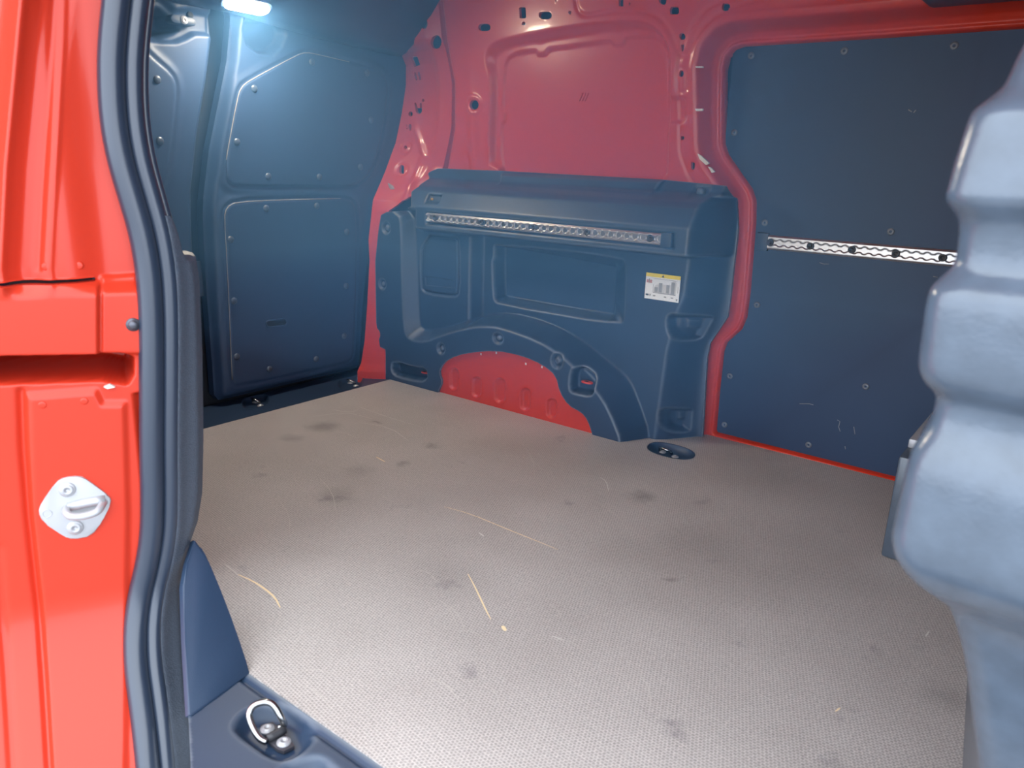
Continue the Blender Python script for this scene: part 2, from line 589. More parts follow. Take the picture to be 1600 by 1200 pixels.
holes_px = [stadium(502, 137, 62, 36), circ(455, 525, 20, 14, 25), [(675, 35), (708, 35), (711, 92), (678, 92)], stadium(806, 77, 66, 38),
            [(688, 110), (708, 110), (708, 125), (688, 125)], [(921, 54), (936, 54), (936, 71), (921, 71)], circ(997, 45, 6, 8), [(1174, -8), (1196, -8), (1196, 32), (1174, 32)],
            [(1219, 12), (1235, 12), (1235, 28), (1219, 28)], [(1374, -8), (1411, -8), (1411, 22), (1390, 24), (1374, 10)], [(1430, 34), (1475, 34), (1475, 72), (1430, 72)],
            circ(1508, 57, 6, 8), circ(573, 120, 6, 8), circ(440, 140, 6, 8), circ(753, 80, 6, 8), circ(863, 4, 9, 8), circ(1152, 22, 6, 8),
            circ(1490, 182, 14, 12, 18), stadium(1491, 237, 42, 14, math.pi / 2), circ(1485, 368, 14, 12, 18), stadium(1485, 413, 36, 12, math.pi / 2),
            [(1480, 680), (1502, 680), (1502, 700), (1480, 700)], stadium(1545, 828, 44, 18, math.pi / 2),
            [(1690, 18), (1725, 18), (1735, 35), (1722, 38), (1720, 54), (1690, 54)]]
holes = [FY.poly(h, HWs, **ZF) for h in holes_px]

def wall_h(A, B):
    h = HWs(A, B)
    t = loft(A, B, win_o, win_i)
    h = h - .022 * sstep(t / .55) - .007 * sstep((t - .93) / .07)
    h = h - .004 * np.exp(-(sd_line(A, B, key_groove) / .0045) ** 2)
    h = h - .0035 * np.exp(-(sd_poly(A, B, slot_ring) / .004) ** 2)
    h = h - .010 * inside(sd_poly(A, B, pocket), .012)
    rd = np.hypot(A - rim_hole[0], B - rim_hole[1])
    h = h + .005 * np.exp(-((rd - .026) / .006) ** 2)
    # soft vertical fold between pillar and window pressing
    h = h + .012 * np.exp(-((A - .255 - .05 * (1 - B)) / .022) ** 2) * np.clip((1.1 - B) / .2, 0, 1)
    h = h - .022 * np.exp(-((A - np.interp(B, zr, xr) - .004) / .007) ** 2)
    d = sd_poly(A, B, board_edge)
    s = np.interp(d, [-.01, 0, .004, .009, .013, .019, .025, .029, .052, .056], [0, 0, .26, .31, .20, .22, .34, .30, 1.0, 1.0])
    h = np.where(d < .056, HB(A, B) + (HWs(A, B) - HB(A, B)) * s, h)
    h = h - .005 * np.exp(-((d - .108) / .005) ** 2) * (B > .70)
    h = h + .004 * np.exp(-((d - .066) / .006) ** 2)
    return h
under_panel = [(-.3, -.1), (1.10, -.1), (1.12, .30), (1.165, .42), (1.165, .70), (.15, .70), (-.3, .70)]      # open behind the trim panel
def wall_s(A, B):
    s = np.maximum(np.maximum(-sd_poly(A, B, board_edge), -sd_poly(A, B, under_panel)), np.interp(B, zr, xr) - .004 - A)
    for hp in holes:
        cx = np.mean([p[0] for p in hp]); cy = np.mean([p[1] for p in hp])
        near = np.hypot(A - cx, B - cy) < .12
        if near.any():
            v = np.full(A.shape, -1.0)
            v[near] = -sd_poly(A[near], B[near], hp)
            s = np.maximum(s, v)
    return s
wall_far = relief('wall_far', FY, (.06, 2.12, -.02, 1.33), .004, wall_h, M['red'], wall_s, skirt=.012, soft=1)
tag(wall_far, 'red painted pressed steel side wall with punched holes opposite the open door', 'wall', kind='structure')
skin = box('dark_skin_backing', (-.2, .315, -.05), (2.3, .33, 1.33), M['dark'], wall_far, bev=0)  # outer skin coloured dark, so the shade behind the punched holes is painted

for pts in ([(240, 640), (254, 648), (290, 680), (278, 688), (250, 664)], [(283, 694), (296, 698), (312, 716), (300, 720)], [(230, 453), (262, 453), (260, 462), (234, 463)], [(232, 276), (262, 276), (262, 282), (232, 282)]):
    q = FY.poly(pts, lambda a, b: HWs(a, b) + .003, **ZD)
    hh = float(HWs(0, q[0][1]))
    prism('sealant_patch', FY, q, hh - .004, hh + .004, M['pale'], wall_far)
for dx in (-14, 0, 14):
    q = FY.poly([(990 + dx, 505), (1008 + dx, 465)], lambda a, b: HWs(a, b) - .028, **ZF)
    tube('pressed_mark', [FY.pt(a, b, HWs(a, b) - .0285) for a, b in q], .0022, M['red'], wall_far, 6)

# ---- far rear corner pillar (red): ruled between the rear door edge and the wall
pl_l = FX.poly([(1190, 1330), (1200, 1200), (1222, 1000), (1282, 860), (1335, 715), (1362, 560), (1378, 430), (1376, 330), (1348, 268), (1295, 232), (1262, 200)], -.10, **ZB)
pl_l = FX.poly([(772, 900), (790, 862), (806, 760), (818, 600), (830, 380)], -.10, **ZC) + pl_l[1:]
zl = np.array([p[1] for p in pl_l]); yl = np.array([p[0] for p in pl_l])
o_ = np.argsort(zl); zl, yl = zl[o_], yl[o_]
XL = -.10
def pil_h(A, B):
    a = np.interp(B, zl, yl)
    b = np.interp(B, zr, yr)
    c = np.interp(B, zr, xr) + .03
    t = np.clip((A - XL) / (c - XL), 0, 1)
    return -(a + (b - a) * t)
def ruled_pillar():
    fold = FY.poly([(160, 640), (205, 780), (190, 800), (150, 900), (80, 1050)], pil_h, **ZF)
    ring1 = FY.ab(600 + 108 / 3.2, 737 / 3.2, pil_h)
    ring2 = FY.ab(600 + 88 / 3.2, 848 / 3.2, pil_h)
    hp = [circ(205, 120, 18, 12, 28), circ(263, 210, 25, 14, 35), [(132, 285), (165, 280), (180, 325), (150, 335)], [(150, 360), (158, 360), (168, 402), (160, 404)],
          [(168, 358), (177, 358), (186, 400), (178, 402)], [(152, 515), (160, 512), (168, 540), (180, 540), (180, 512), (188, 515), (190, 560), (175, 573), (160, 560)],
          circ(195, 502, 8, 10), circ(133, 570, 11, 10, 13), [(109, 622), (116, 620), (120, 652), (113, 654)], [(122, 620), (136, 620), (138, 655), (128, 657)],
          circ(108, 737, 8, 10, 11), stadium(88, 848, 46, 24, math.pi / 2)]
    hs = [FY.poly(h, pil_h, **ZF) for h in hp]
    def H(A, B):
        h = pil_h(A, B)
        h = h + .007 * np.exp(-(sd_line(A, B, fold) / .012) ** 2)
        for r in (ring1, ring2):
            rd = np.hypot((A - r[0]), B - r[1])
            h = h - .004 * np.exp(-((rd - .020) / .005) ** 2)
        h = h + .006 * np.exp(-((A - np.interp(B, zr, xr) + .055) / .018) ** 2) * sstep((B - .65) / .1)
        return h
    def S(A, B):
        s = np.maximum(A - np.interp(B, zr, xr), -(A - XL - .002))
        for h in hs:
            c = np.mean(np.array(h), 0)
            near = np.hypot(A - c[0], B - c[1]) < .1
            v = np.full(A.shape, -1.0)
            if near.any(): v[near] = -sd_poly(A[near], B[near], h)
            s = np.maximum(s, v)
        return s
    return relief('wall_rear_corner', FY, (XL, .20, -.02, 1.33), .0035, H, M['red'], S, skirt=.012, soft=1)
pillar = ruled_pillar()
tag(pillar, 'red painted corner pillar with punched slots between rear door and side panel', 'pillar', kind='structure')
backing = mesh('dark_backing', [(-.155, .0, 0), (-.155, .30, 1.33), (-.155, .0, 1.33), (-.155, .30, 0), (.2, .30, 0), (.2, .30, 1.33)],
               [(0, 3, 1, 2), (3, 4, 5, 1)], M['dark'], pillar)  # added dark sheet that paints the shade seen through the slots
clip_q = FY.poly([(20, 915), (42, 928), (50, 945), (22, 950)], lambda a, b: pil_h(a, b) + .004, **ZF)
cl = prism('bare_patch', FY, clip_q, float(pil_h(np.array([clip_q[0][0]]), np.array([clip_q[0][1]]))[0]) - .004,
           float(pil_h(np.array([clip_q[0][0]]), np.array([clip_q[0][1]]))[0]) + .007, M['zinc'], pillar, bev=.001)

# ---- rear doors
def rear_leaf(name, edge, linings, extra, label, rng):
    lins = [chaikin(p, 1) for p in linings]
    def H(A, B):
        h = HD(A, B)
        for p in lins:
            s = sd_poly(A, B, p)
            h = h + .006 * inside(s - .02, .03)
            h = h - .006 * np.exp(-((s - .004) / .0035) ** 2)
        d = sd_poly(A, B, edge)
        h = h - .03 * sstep((d + .022) / .022)
        return extra(A, B, h) if extra else h
    o = relief(name, FX, rng, .004, H, M['doorlining'], lambda A, B: sd_poly(A, B, edge), skirt=.03, soft=2)
    tag(o, label, 'door', kind='structure')
    for p in lins:
        relief('lining_panel', FX, (min(q[0] for q in p) - .004, max(q[0] for q in p) + .004, min(q[1] for q in p) - .004, max(q[1] for q in p) + .004),
               .005, lambda A, B, p=p: HD(A, B) + .0085 - .003 * sstep((sd_poly(A, B, p) + .004) / .004), M['doorlining'], lambda A, B, p=p: sd_poly(A, B, p), skirt=.005, parent=o)
    return o
far_edge = (FX.poly([(535, 40), (540, 90), (522, 300), (482, 500), (432, 750), (402, 1000)], HD, **ZB) +
            FX.poly([(76, 180), (85, 400), (105, 700), (120, 900), (128, 1020), (150, 1044), (200, 1032), (740, 905)], HD, **ZC))
far_edge = far_edge + [(.0, .012), (.02, .3), (.06, .6), (.2, .9), (.25, 1.1), (.2, 1.3), (far_edge[0][0], 1.3)]
def lining_edge(panel, pts, off, sc):
    q = chaikin(FX.poly(pts, HD, off=off, sc=sc), 1, False)
    tube('lining_edge', [FX.pt(a, b, HD(a, b) + .0065) for a, b in q], .0013, M['raw'], panel, 5)
up_lin = FX.poly([(485, 870), (490, 760), (538, 500), (556, 440), (600, 403), (840, 275), (885, 261), (940, 272), (1240, 345), (1290, 400), (1290, 500),
                  (1250, 740), (1205, 860), (1150, 915), (1090, 935), (540, 930), (500, 912)], HD, **ZB)
lo_lin = FX.poly([(145, 180), (155, 130), (200, 105), (420, 95), (700, 89), (745, 100), (763, 145), (766, 400), (752, 800), (742, 845), (700, 862), (215, 968),
                  (188, 955), (178, 800)], HD, **ZC)
slotp = FX.poly(stadium(387, 672, 96, 30, math.radians(-6)), HD, **ZC)
notch = FX.poly([(585, 150), (600, 215), (660, 262), (720, 268), (765, 225), (785, 170), (760, 90), (600, 90)], HD, **ZB)
def far_extra(A, B, h):
    return h - .035 * inside(sd_poly(A, B, notch), .02)
door1 = rear_leaf('door_1', far_edge, [up_lin, lo_lin], far_extra, 'dark rear door leaf with riveted linings next to the red corner pillar', (-.72, .25, .0, 1.3))
lps = [c for c in door1.children if c.name.startswith('lining_panel')]
lining_edge(lps[0], [(485, 800), (492, 755), (539, 500), (558, 438), (602, 402), (840, 275), (885, 262), (940, 272), (1100, 310)], (200, 0), 3.2)
lining_edge(lps[1], [(183, 940), (177, 800), (160, 400), (146, 180), (156, 132), (202, 106), (420, 96), (690, 90)], (300, 280), 3.0)
for x, y in [(632, 443), (920, 310), (1195, 365), (545, 710), (702, 882), (957, 885), (1162, 835), (1215, 600)]:
    a, b = FX.ab(200 + x / 3.2, y / 3.2, lambda A, B: HD(A, B) + .0085)
    place('rivet', RIVET, FX, a, b, HD(a, b) + .0085, M['rivet'], door1, 1.15)
for x, y in [(348, 137), (585, 125), (725, 247), (722, 500), (713, 735), (582, 843), (363, 890), (210, 832), (197, 570), (181, 283)]:
    a, b = FX.ab(300 + x / 3, 280 + y / 3, lambda A, B: HD(A, B) + .0085)
    place('rivet', RIVET, FX, a, b, HD(a, b) + .0085, M['rivet'], door1, 1.15)
h0 = float(HD(0, slotp[0][1]))
sl = prism('slot_shade_plate', FX, slotp, h0 + .004, h0 + .0095, M['dark'], door1, bev=.001)  # flush dark plate; the shade of the slot is its colour
sr = tube('slot_rim', [FX.pt(a, b, h0 + .0095) for a, b in slotp], .0022, M['doorlining'], door1, 6, True)
near_edge = (FX.poly([(1350, 20), (1350, 90), (1356, 215), (1320, 500), (1262, 850), (1225, 1200)], HD, **ZG) + FX.poly([(20, 180), (28, 400), (50, 700), (60, 1040)], HD, **ZC))
near_edge = near_edge + [(near_edge[-1][0], .012), (-1.40, .012), (-1.40, 1.3), (near_edge[0][0], 1.3)]
nl = FX.poly([(862, 280), (960, 375), (1062, 460), (1095, 530), (1090, 640), (1062, 900), (1040, 1080), (1010, 1160), (970, 1188)], HD, **ZG)
near_lin = [(nl[0][0] - .35, nl[0][1])] + nl + [(nl[-1][0] - .35, nl[-1][1])]
latch_pk = FX.poly([(880, -40), (905, 200), (940, 248), (1000, 260), (1100, 262), (1160, 240), (1220, 207), (1352, 218), (1352, 90), (1180, 60), (1100, 70), (1000, -40)], HD, **ZG)
latch_dp = FX.poly([(840, 40), (905, 200), (1000, 225), (1090, 200), (1130, 175), (1060, 150), (1060, 100), (1010, 60)], HD, **ZG)
def near_extra(A, B, h):
    return h - .02 * inside(sd_poly(A, B, latch_pk), .012) - .05 * inside(sd_poly(A, B, latch_dp), .015)
door2 = rear_leaf('door_2', near_edge, [near_lin], near_extra, 'dark rear door leaf with latch recess beside the weatherstrip', (-1.40, -.5, .0, 1.3))
for x, y in [(983, 497), (1000, 880)]:
    a, b = FX.ab(x / 4, y / 4, lambda A, B: HD(A, B) + .0085)
    place('rivet', RIVET, FX, a, b, HD(a, b) + .0085, M['rivet'], door2, 1.15)
a, b = FX.ab(1135 / 4, 128 / 4, HD)
LATCH = prism('latch_pin', FX, stadium(a, b, .075, .022), HD(0, b) - .02, HD(0, b) + .012, M['plastic'], door2, bev=.003)
place('latch_bolt', BOLT, FX, a, b, HD(0, b) + .012, M['zinc'], door2, .8)
a, b = FX.ab(1207 / 4, 90 / 4, HD)
place('rubber_stop', lathe_mesh('rubber_stop', [(.0001, .006), (.008, .006), (.0095, .004), (.0095, -.02)]), FX, a, b, HD(0, b) - .018, M['dark'], door2)
# outer skin behind the leaves; the gap's shade is its dark colour
back = box('wall_rear', (-.26, -1.45, -.1), (-.215, .34, 1.34), M['dark'], bev=0)
tag(back, 'outer skin behind the rear door leaves, coloured dark for the shade of the gap', 'wall', kind='structure')
a, b = FX.ab(300 + 58 / 3, 280 + 460 / 3, -.16)
gl = box('gap_label', (-.172, a - .02, b - .06), (-.168, a + .012, b + .05), M['rivet'], back, bev=0)

# header above the rear doors
def header():
    prof = [(-.20, 1.335), (-.09, 1.165), (-.06, 1.150), (-.02, 1.160), (.02, 1.185), (.06, 1.225), (.12, 1.29), (.16, 1.335)]
    V, Fc = [], []
    ys = [-1.44, -.55, -.25, .12, .17]
    for k, y in enumerate(ys):
        for x, z in prof:
            sq = 1.0 if k < 4 else .75
            z = z + (.038, .038, .012, 0, 0)[k] * (z < 1.3)
            V.append((-.2 + (x + .2) * sq, y, z + (1 - sq) * .03))
    n = len(prof)
    for k in range(len(ys) - 1):
        for i in range(n - 1):
            Fc.append((k * n + i, (k + 1) * n + i, (k + 1) * n + i + 1, k * n + i + 1))
    Fc.append(tuple((len(ys) - 1) * n + i for i in range(n)))
    Fc.append(tuple(i for i in range(n))[::-1])
    return tag(mesh('trim_3', V, Fc, M['plastic'], None, True), 'dark padded header trim above the rear doors', 'trim', kind='structure')
hdr = header()

# ---- far sliding door lining board
bd = relief('door_3', FY, (1.14, 2.14, -.02, 1.20), .01, HB, M['board'], lambda A, B: sd_poly(A, B, board_edge) - .012, skirt=.006)
tag(bd, 'large dark lining board of the closed sliding door in red frame', 'door', kind='structure')
for x, y in [(463, 232), (852, 212), (1310, 190), (393, 552), (520, 928), (1045, 965)]:
    a, b = FY.ab(1000 + x / 2.6667, y / 2.6667, HB)
    place('screw', SCREW, FY, a, b, HB(a, b), M['screw'], bd)
for x, y in [(237, 545), (139, 802), (120, 977), (629, 840), (423, 1050)]:
    a, b = FY.ab(1080 + x / 2.307, 240 + y / 2.307, HB)
    place('screw', SCREW, FY, a, b, HB(a, b), M['screw'], bd)
for pts in ([(462, 393), (478, 398), (496, 398)], [(872, 443), (888, 446)], [(526, 960), (536, 966), (531, 985), (537, 1002)], [(586, 985), (590, 1012)], [(554, 1055), (556, 1066)],
            [(390, 902), (425, 902), (440, 906)]):
    q = FY.poly(pts, lambda A, B: HB(A, B) + .001, **ZE)
    tube('scuff', [FY.pt(a, b, HB(a, b)) for a, b in q], .0010, M['boardscuff'], bd, 5)
for pts in ([(1118, 457), (1133, 466)], [(1140, 470), (1150, 458)]):
    q = FY.poly(pts, HB, **ZD)
    tube('scuff', [FY.pt(a, b, HB(a, b)) for a, b in q], .0013, M['boardscuff'], bd, 5)

# ================================================================== SIDE TRIM PANEL
def ya(y):
    return dict(H=-y, **ZA)
def zx(pts, y):
    return FY.poly(pts, -y, **ZA)
r0_in = zx([(20, 180), (158, 228), (166, 300), (168, 500), (176, 690), (196, 730), (260, 738), (320, 712), (420, 682), (490, 674), (560, 683), (700, 733), (790, 790), (868, 862), (930, 930), (975, 1000), (1030, 1135), (1030, 1300), (0, 1100)], 0)
r0_out = (zx([(0, 130), (216, 205), (232, 400), (240, 640), (248, 686), (300, 690), (430, 655)], .045) +
          zx([(500, 631), (600, 622), (720, 650), (850, 710), (1000, 830), (1060, 880), (1100, 980), (1138, 1095), (1140, 1300)], .095) + zx([(-20, 1120)], 0))
r0_in, r0_out = chaikin(r0_in, 1), chaikin(r0_out, 1)
hxA = zx([(430, 500)], .045)[0][0]
hxB = zx([(492, 500)], .095)[0][0]
pk_o = chaikin(zx([(522, 372), (620, 360), (1030, 405), (1046, 440), (1040, 640), (1028, 669), (545, 588), (527, 565)], .095), 1)
pk_i = FY.poly([(540, 300), (1180, 425), (1165, 700), (545, 592)], -.150, off=(640, 300), sc=3.636)
u_l = zx([(218, 200)], 0)[0][0]
lip_z = .572
top_z, top_y = [.0, .564, .574, .648, .700, .716, .732, .738, .80], [.0, .0, .0, .002, .036, .062, .115, .135, .178]
plank = zx([(545, 80), (560, 118), (1160, 157), (1178, 105)], .13)
e_r = zx([(1478, 175), (1480, 300), (1452, 560), (1440, 640), (1372, 742), (1360, 800), (1342, 1105)], .2)
e_rz = np.array([p[1] for p in e_r])[::-1]; e_rx = np.array([p[0] for p in e_r])[::-1]
cap_px = [(545, 722, 29, 24), (322, 762, 24, 26), (775, 810, 30, 33), (108, 290, 27, 28), (93, 510, 24, 26), (72, 705, 20, 24)]
caps = [(zx([(x, y)], 0)[0], rx / 2.5 / 555, ry / 2.5 / 530) for x, y, rx, ry in cap_px]
eyeL = chaikin(zx([(135, 812), (215, 838), (262, 842), (265, 878), (240, 888), (150, 868), (130, 850)], 0), 1)
eyeR = chaikin(zx([(832, 850), (850, 838), (870, 848), (905, 880), (917, 925), (905, 945), (840, 932), (826, 920)], 0), 1)
socket = zx([(262, 160), (312, 164), (312, 196), (262, 192)], .012)
cap_tr = zx([(1310, 130), (1370, 134), (1370, 168), (1325, 176), (1308, 160)], .14)
hatch = chaikin(zx([(250, 325), (375, 330), (390, 345), (390, 540), (375, 553), (265, 540), (246, 520)], .045), 1)

def panel_h(A, B):
    D = np.full(A.shape, .095)
    D = .095 - .05 * sstep((hxB - A) / (hxB - hxA))
    t = loft(A, B, pk_o, pk_i)
    D = D + .055 * t
    xe = np.interp(B, e_rz, e_rx)
    xc = np.interp(B, [0, .28, .40, .45, .6], [1.070, 1.085, 1.105, 1.122, 1.13])
    D = D + .108 * sstep((A - xc) / (xe - xc)) ** .8
    t = loft(A, B, r0_out, r0_in)
    D = D * (1 - t)
    # upper box carrying the rail, and the shelf behind it
    U = np.interp(B, top_z, top_y)
    U = U - .016 * inside(sd_poly(A, B, plank), .010)
    U = U + (.205 - U) * sstep((A - 1.163) / .055) * (B < .73) + np.where(B >= .73, (.205 - U) * sstep((A - 1.19) / .03), 0)
    inU = np.maximum(sstep((B - (lip_z - .010)) / .012) * sstep((A - u_l + .006) / .010), sstep((B - .628) / .012))
    D = D * (1 - inU) + U * inU
    return -D
def panel_full(A, B):
    h = panel_h(A, B)
    for (c, rx, ry) in caps:
        q = np.hypot((A - c[0]) / rx, (B - c[1]) / ry)
        h = h - .010 * sstep((1.05 - q) / .25) + .007 * sstep((.55 - q) / .2)
    for p, d in ((eyeL, .035), (eyeR, .04)):
        h = h - d * inside(sd_poly(A, B, p), .010)
    h = h - .012 * inside(sd_poly(A, B, socket), .006)
    h = h - .008 * inside(sd_poly(A, B, cap_tr), .008)
    s = sd_poly(A, B, hatch)
    h = h - .008 * np.exp(-((s - .002) / .004) ** 2)
    for p, d in ((hand1, .040), (hand2, .035)):
        s = sd_poly(A, B, p)
        h = h - d * inside(s, .016)
    for p in (boss1, boss2):
        h = h + .010 * inside(sd_poly(A, B, p), .012)
    h = h - .006 * inside(sd_poly(A, B, rail_bed), .006)
    return np.maximum(h, np.minimum(panel_h(A, B), -.186))
hand1 = chaikin(FY.poly([(1210, 640), (1230, 632), (1370, 640), (1380, 655), (1340, 710), (1300, 725), (1240, 722), (1212, 690)], panel_h, **ZA), 1)
hand2 = chaikin(FY.poly([(1180, 1010), (1200, 1000), (1300, 1005), (1310, 1020), (1306, 1065), (1280, 1082), (1220, 1080), (1184, 1055)], panel_h, **ZA), 1)
boss1 = FY.poly([(1262, 650), (1332, 652), (1332, 690), (1262, 686)], panel_h, **ZA)
boss2 = FY.poly([(1230, 1008), (1300, 1010), (1300, 1048), (1230, 1044)], panel_h, **ZA)
rail_bed = zx([(262, 228), (1232, 310), (1232, 372), (262, 276)], 0)
arch_cut = chaikin(zx([(918, 1112), (895, 1040), (870, 1010), (820, 985), (785, 930), (772, 868), (720, 825), (640, 790), (540, 769), (420, 779), (350, 802), (322, 832), (314, 858),
               (327, 892), (313, 925)], 0), 1, False) + [(.2, -.2), (.95, -.2)]
p_out = (zx([(1342, 1108)], .2) + [(1.1, -.004), (.0, -.004)] + zx([(106, 880), (106, 765), (62, 745), (48, 715), (58, 500), (78, 300), (88, 240), (110, 228), (160, 224), (206, 206)], 0) +
         zx([(214, 150), (226, 128)], .04) + zx([(288, 74), (320, 58), (535, 66), (1185, 101), (1445, 126)], .172) + zx([(1478, 175), (1480, 300), (1452, 560), (1440, 640), (1372, 742), (1360, 800)], .2))
def panel_s(A, B):
    return np.maximum(sd_poly(A, B, p_out), -sd_poly(A, B, arch_cut))
panel = empty('side_trim_panel', (.6, .1, 0), 'dark moulded plastic side panel with wheel arch bulge and storage pocket', 'trim panel')
relief('panel_body', FY, (-.06, 1.25, -.008, .80), .0028, panel_full, M['moulded'], panel_s, skirt=.010, parent=panel, soft=2)
# hatch lid with grip
ab_g = zx([(266, 482), (375, 498), (375, 522), (266, 512)], .045)
lid = relief('hatch_lid', FY, (min(p[0] for p in hatch), max(p[0] for p in hatch), min(p[1] for p in hatch), max(p[1] for p in hatch)), .0022,
             lambda A, B: -.045 + .003 - .012 * inside(sd_poly(A, B, ab_g), .004) - .003 * sstep((sd_poly(A, B, hatch) + .006) / .006), M['plastic'],
             lambda A, B: sd_poly(A, B, hatch) + .0015, skirt=.004, parent=panel, soft=1)
tag(lid, 'small hatch lid with a recessed grip')
# red lashing tabs in the two openings
for (x, y), s in (((245, 858), .011), ((880, 897), .0135)):
    a, b = zx([(x, y)], -.0)[0]
    o = prism('lashing_tab', FZ, [(a + s * 1.5 * math.cos(t), .02 + s * math.sin(t) * .9) for t in np.linspace(0, 2 * math.pi, 14, endpoint=False)], b - .003, b + .002, M['red'], panel, bev=.001)
    tag(o, 'red steel lashing tab')
    box('hole_shade_patch', (a - s * .5, .012, b + .0021), (a + s * .4, .022, b + .0025), M['dark'], o, bev=0)  # dark patch on the tab, painted shade of a hole
a, b = zx([(278, 178)], .012)[0]
place('socket_contact', lathe_mesh('socket_contact', [(.0001, .004), (.004, .004), (.005, 0)]), FY, a, b, -.026, mat('brass', (.75, .45, .15), .3, metal=.8), panel)
a, b = zx([(1340, 150)], .14)[0]
place('cap_screw', RIVET, FY, a, b, -.136, M['rivet'], panel, 1.3)

# ---- red wheel housing behind the arch cut-out
slots = [(373, 880, 80, 30), (461, 912, 75, 32), (553, 925, 92, 36), (652, 960, 82, 34), (755, 995, 72, 34)]
sl_ab = [FY.poly(stadium(x, y, L, W, math.pi / 2), -.010, **ZA) for x, y, L, W in slots]
def wh_h(A, B):
    h = np.full(A.shape, -.010)
    for p in sl_ab:
        s = sd_poly(A, B, p)
        h = h - .009 * inside(s, .008) + .002 * np.exp(-((s - .005) / .003) ** 2)
    return h
wh = relief('wheel_housing', FY, (.15, .95, -.006, .34), .003, wh_h, M['red'], lambda A, B: sd_poly(A, B, arch_cut) - .02, skirt=.002, soft=1)
tag(wh, 'red steel wheel housing with five pressed slots inside the dark arch', 'wheel housing')
for x, y in ((655, 818), (718, 830), (480, 780), (540, 775)):
    a, b = zx([(x, y + 4)], .01)[0]
    box('paint_chip', (a - .003, .0085, b - .003), (a + .002, .0095, b + .004), M['pale'], wh, bev=0)

# ---- warning sticker
def sticker():
    c = zx([(1118, 465), (1260, 478), (1258, 582), (1117, 566)], .093)
    (ax, az), (bx, bz) = c[0], c[1]
    x0, x1 = c[3][0], c[1][0]
    z0, z1 = (c[2][1] + c[3][1]) / 2, (c[0][1] + c[1][1]) / 2
    root = empty('loading_sticker', (x0, .09, z0), 'white loading instruction sticker with yellow warning band on the side panel', 'sticker')
    w, hgt = x1 - x0, z1 - z0
    F = Frame((x0, .0935, z0), (1, 0, 0), (0, 0, 1), (0, -1, 0))
    def R(name, u0, v0, u1, v1, m, h=.0012):
        return prism(name, F, [(u0 * w, v0 * hgt), (u1 * w, v0 * hgt), (u1 * w, v1 * hgt), (u0 * w, v1 * hgt)], 0, h, M[m], root)
    R('sheet', 0, 0, 1, 1, 'white', .001)
    R('warning_band', 0, .86, 1, 1, 'yellow')
    prism('warning_triangle', F, [(.46 * w, .88 * hgt), (.54 * w, .88 * hgt), (.50 * w, .98 * hgt)], 0, .0016, M['ink'], root)
    R('picture_frame_line', .24, .80, .92, .812, 'grey'); R('picture_frame_line', .235, .28, .245, .60, 'grey')
    prism('van_outline', F, [(u * w, v * hgt) for u, v in ((.26, .28), (.26, .45), (.30, .56), (.38, .60), (.74, .62), (.78, .78), (.86, .80), (.90, .74), (.90, .28))], 0, .0013, M['lightgrey'], root)
    for u0, v0, u1, v1 in ((.40, .30, .50, .66), (.62, .30, .71, .62), (.76, .28, .86, .74), (.28, .30, .38, .48)):
        R('cargo_symbol', u0, v0, u1, v1, 'grey', .0016)
    R('load_line', .24, .25, .90, .285, 'grey', .0016)
    R('small_picture', .03, .62, .19, .74, 'pink'); R('small_picture', .09, .62, .12, .78, 'grey', .0016)
    R('key_symbol', .03, .12, .12, .19, 'ink'); R('key_symbol', .14, .12, .18, .20, 'grey')
    for u in (.25, .57, .77): R('caption_mark', u, .12, u + .07, .17, 'grey')
    R('caption_mark', .92, .05, .965, .13, 'grey')
    R('caption_mark', .945, .35, .955, .60, 'grey')
sticker()

# ---- perforated cargo rails
def cargo_rail(name, label, F, a0, a1, bc, hgt, base, bolts, pitch, capped, deep):
    root = empty(name, F.pt(a0, bc, base), label, 'cargo rail', 'perforated cargo rails')
    n = int((a1 - a0) / pitch)
    def H(A, B):
        c = (np.round((A - a0) / pitch - .5) + .5) * pitch + a0
        r = np.hypot(A - c, B - bc)
        hole = inside(r - .0098, .003)
        slot = inside(np.abs(B - bc) - .0055, .003)
        h = base + .009 - deep * hole - min(deep, .006) * slot * (1 - hole)
        e = np.minimum(B - bc + hgt / 2, bc + hgt / 2 - B)
        return h - .004 * sstep((.005 - e) / .005)
    relief('rail_body', F, (a0, a1, bc - hgt / 2, bc + hgt / 2), .0014, H, M['alu'], None, skirt=.008, parent=root)
    for x in bolts:
        place('rail_bolt', lathe_mesh('rail_bolt_head', [(.0001, .002), (.0045, .002), (.005, .004), (.0095, .004), (.0105, 0)], 12) if 'RB' not in globals() else RB, F, x, bc, base + .006 if deep < .01 else base + .0035, M['ink'], root)
    for x, s in capped:
        prism('end_cap', F, [(x - .004 * s, bc - hgt * .62), (x + .028 * s, bc - hgt * .62), (x + .028 * s, bc + hgt * .62), (x - .004 * s, bc + hgt * .62)], base - .002, base + .010, M['plastic'], root, bev=.002)
    return root
RB = lathe_mesh('rail_bolt_head', [(.0001, .002), (.0045, .002), (.005, .004), (.0095, .004), (.0105, 0)], 12)
z5 = dict(off=(640, 300), sc=3.636)
pa0 = FY.poly([(100, 144)], 0, **z5)[0]; pa1 = FY.poly([(1440, 270)], 0, **z5)[0]
cargo_rail('cargo_rail', 'long perforated aluminium rail along the moulded side panel', FY, pa0[0], pa1[0], (pa0[1] + pa1[1]) / 2, .031, -.002,
           [FY.poly([(x, y)], 0, **z5)[0][0] for x, y in ((150, 150), (410, 176), (697, 200), (1012, 232), (1368, 265))], .0262, [(pa1[0], 1)], .012)
zr_ = FY.poly([(272, 320), (935, 377)], -.245, **ZE)
hb_r = float(HB(0, .61))
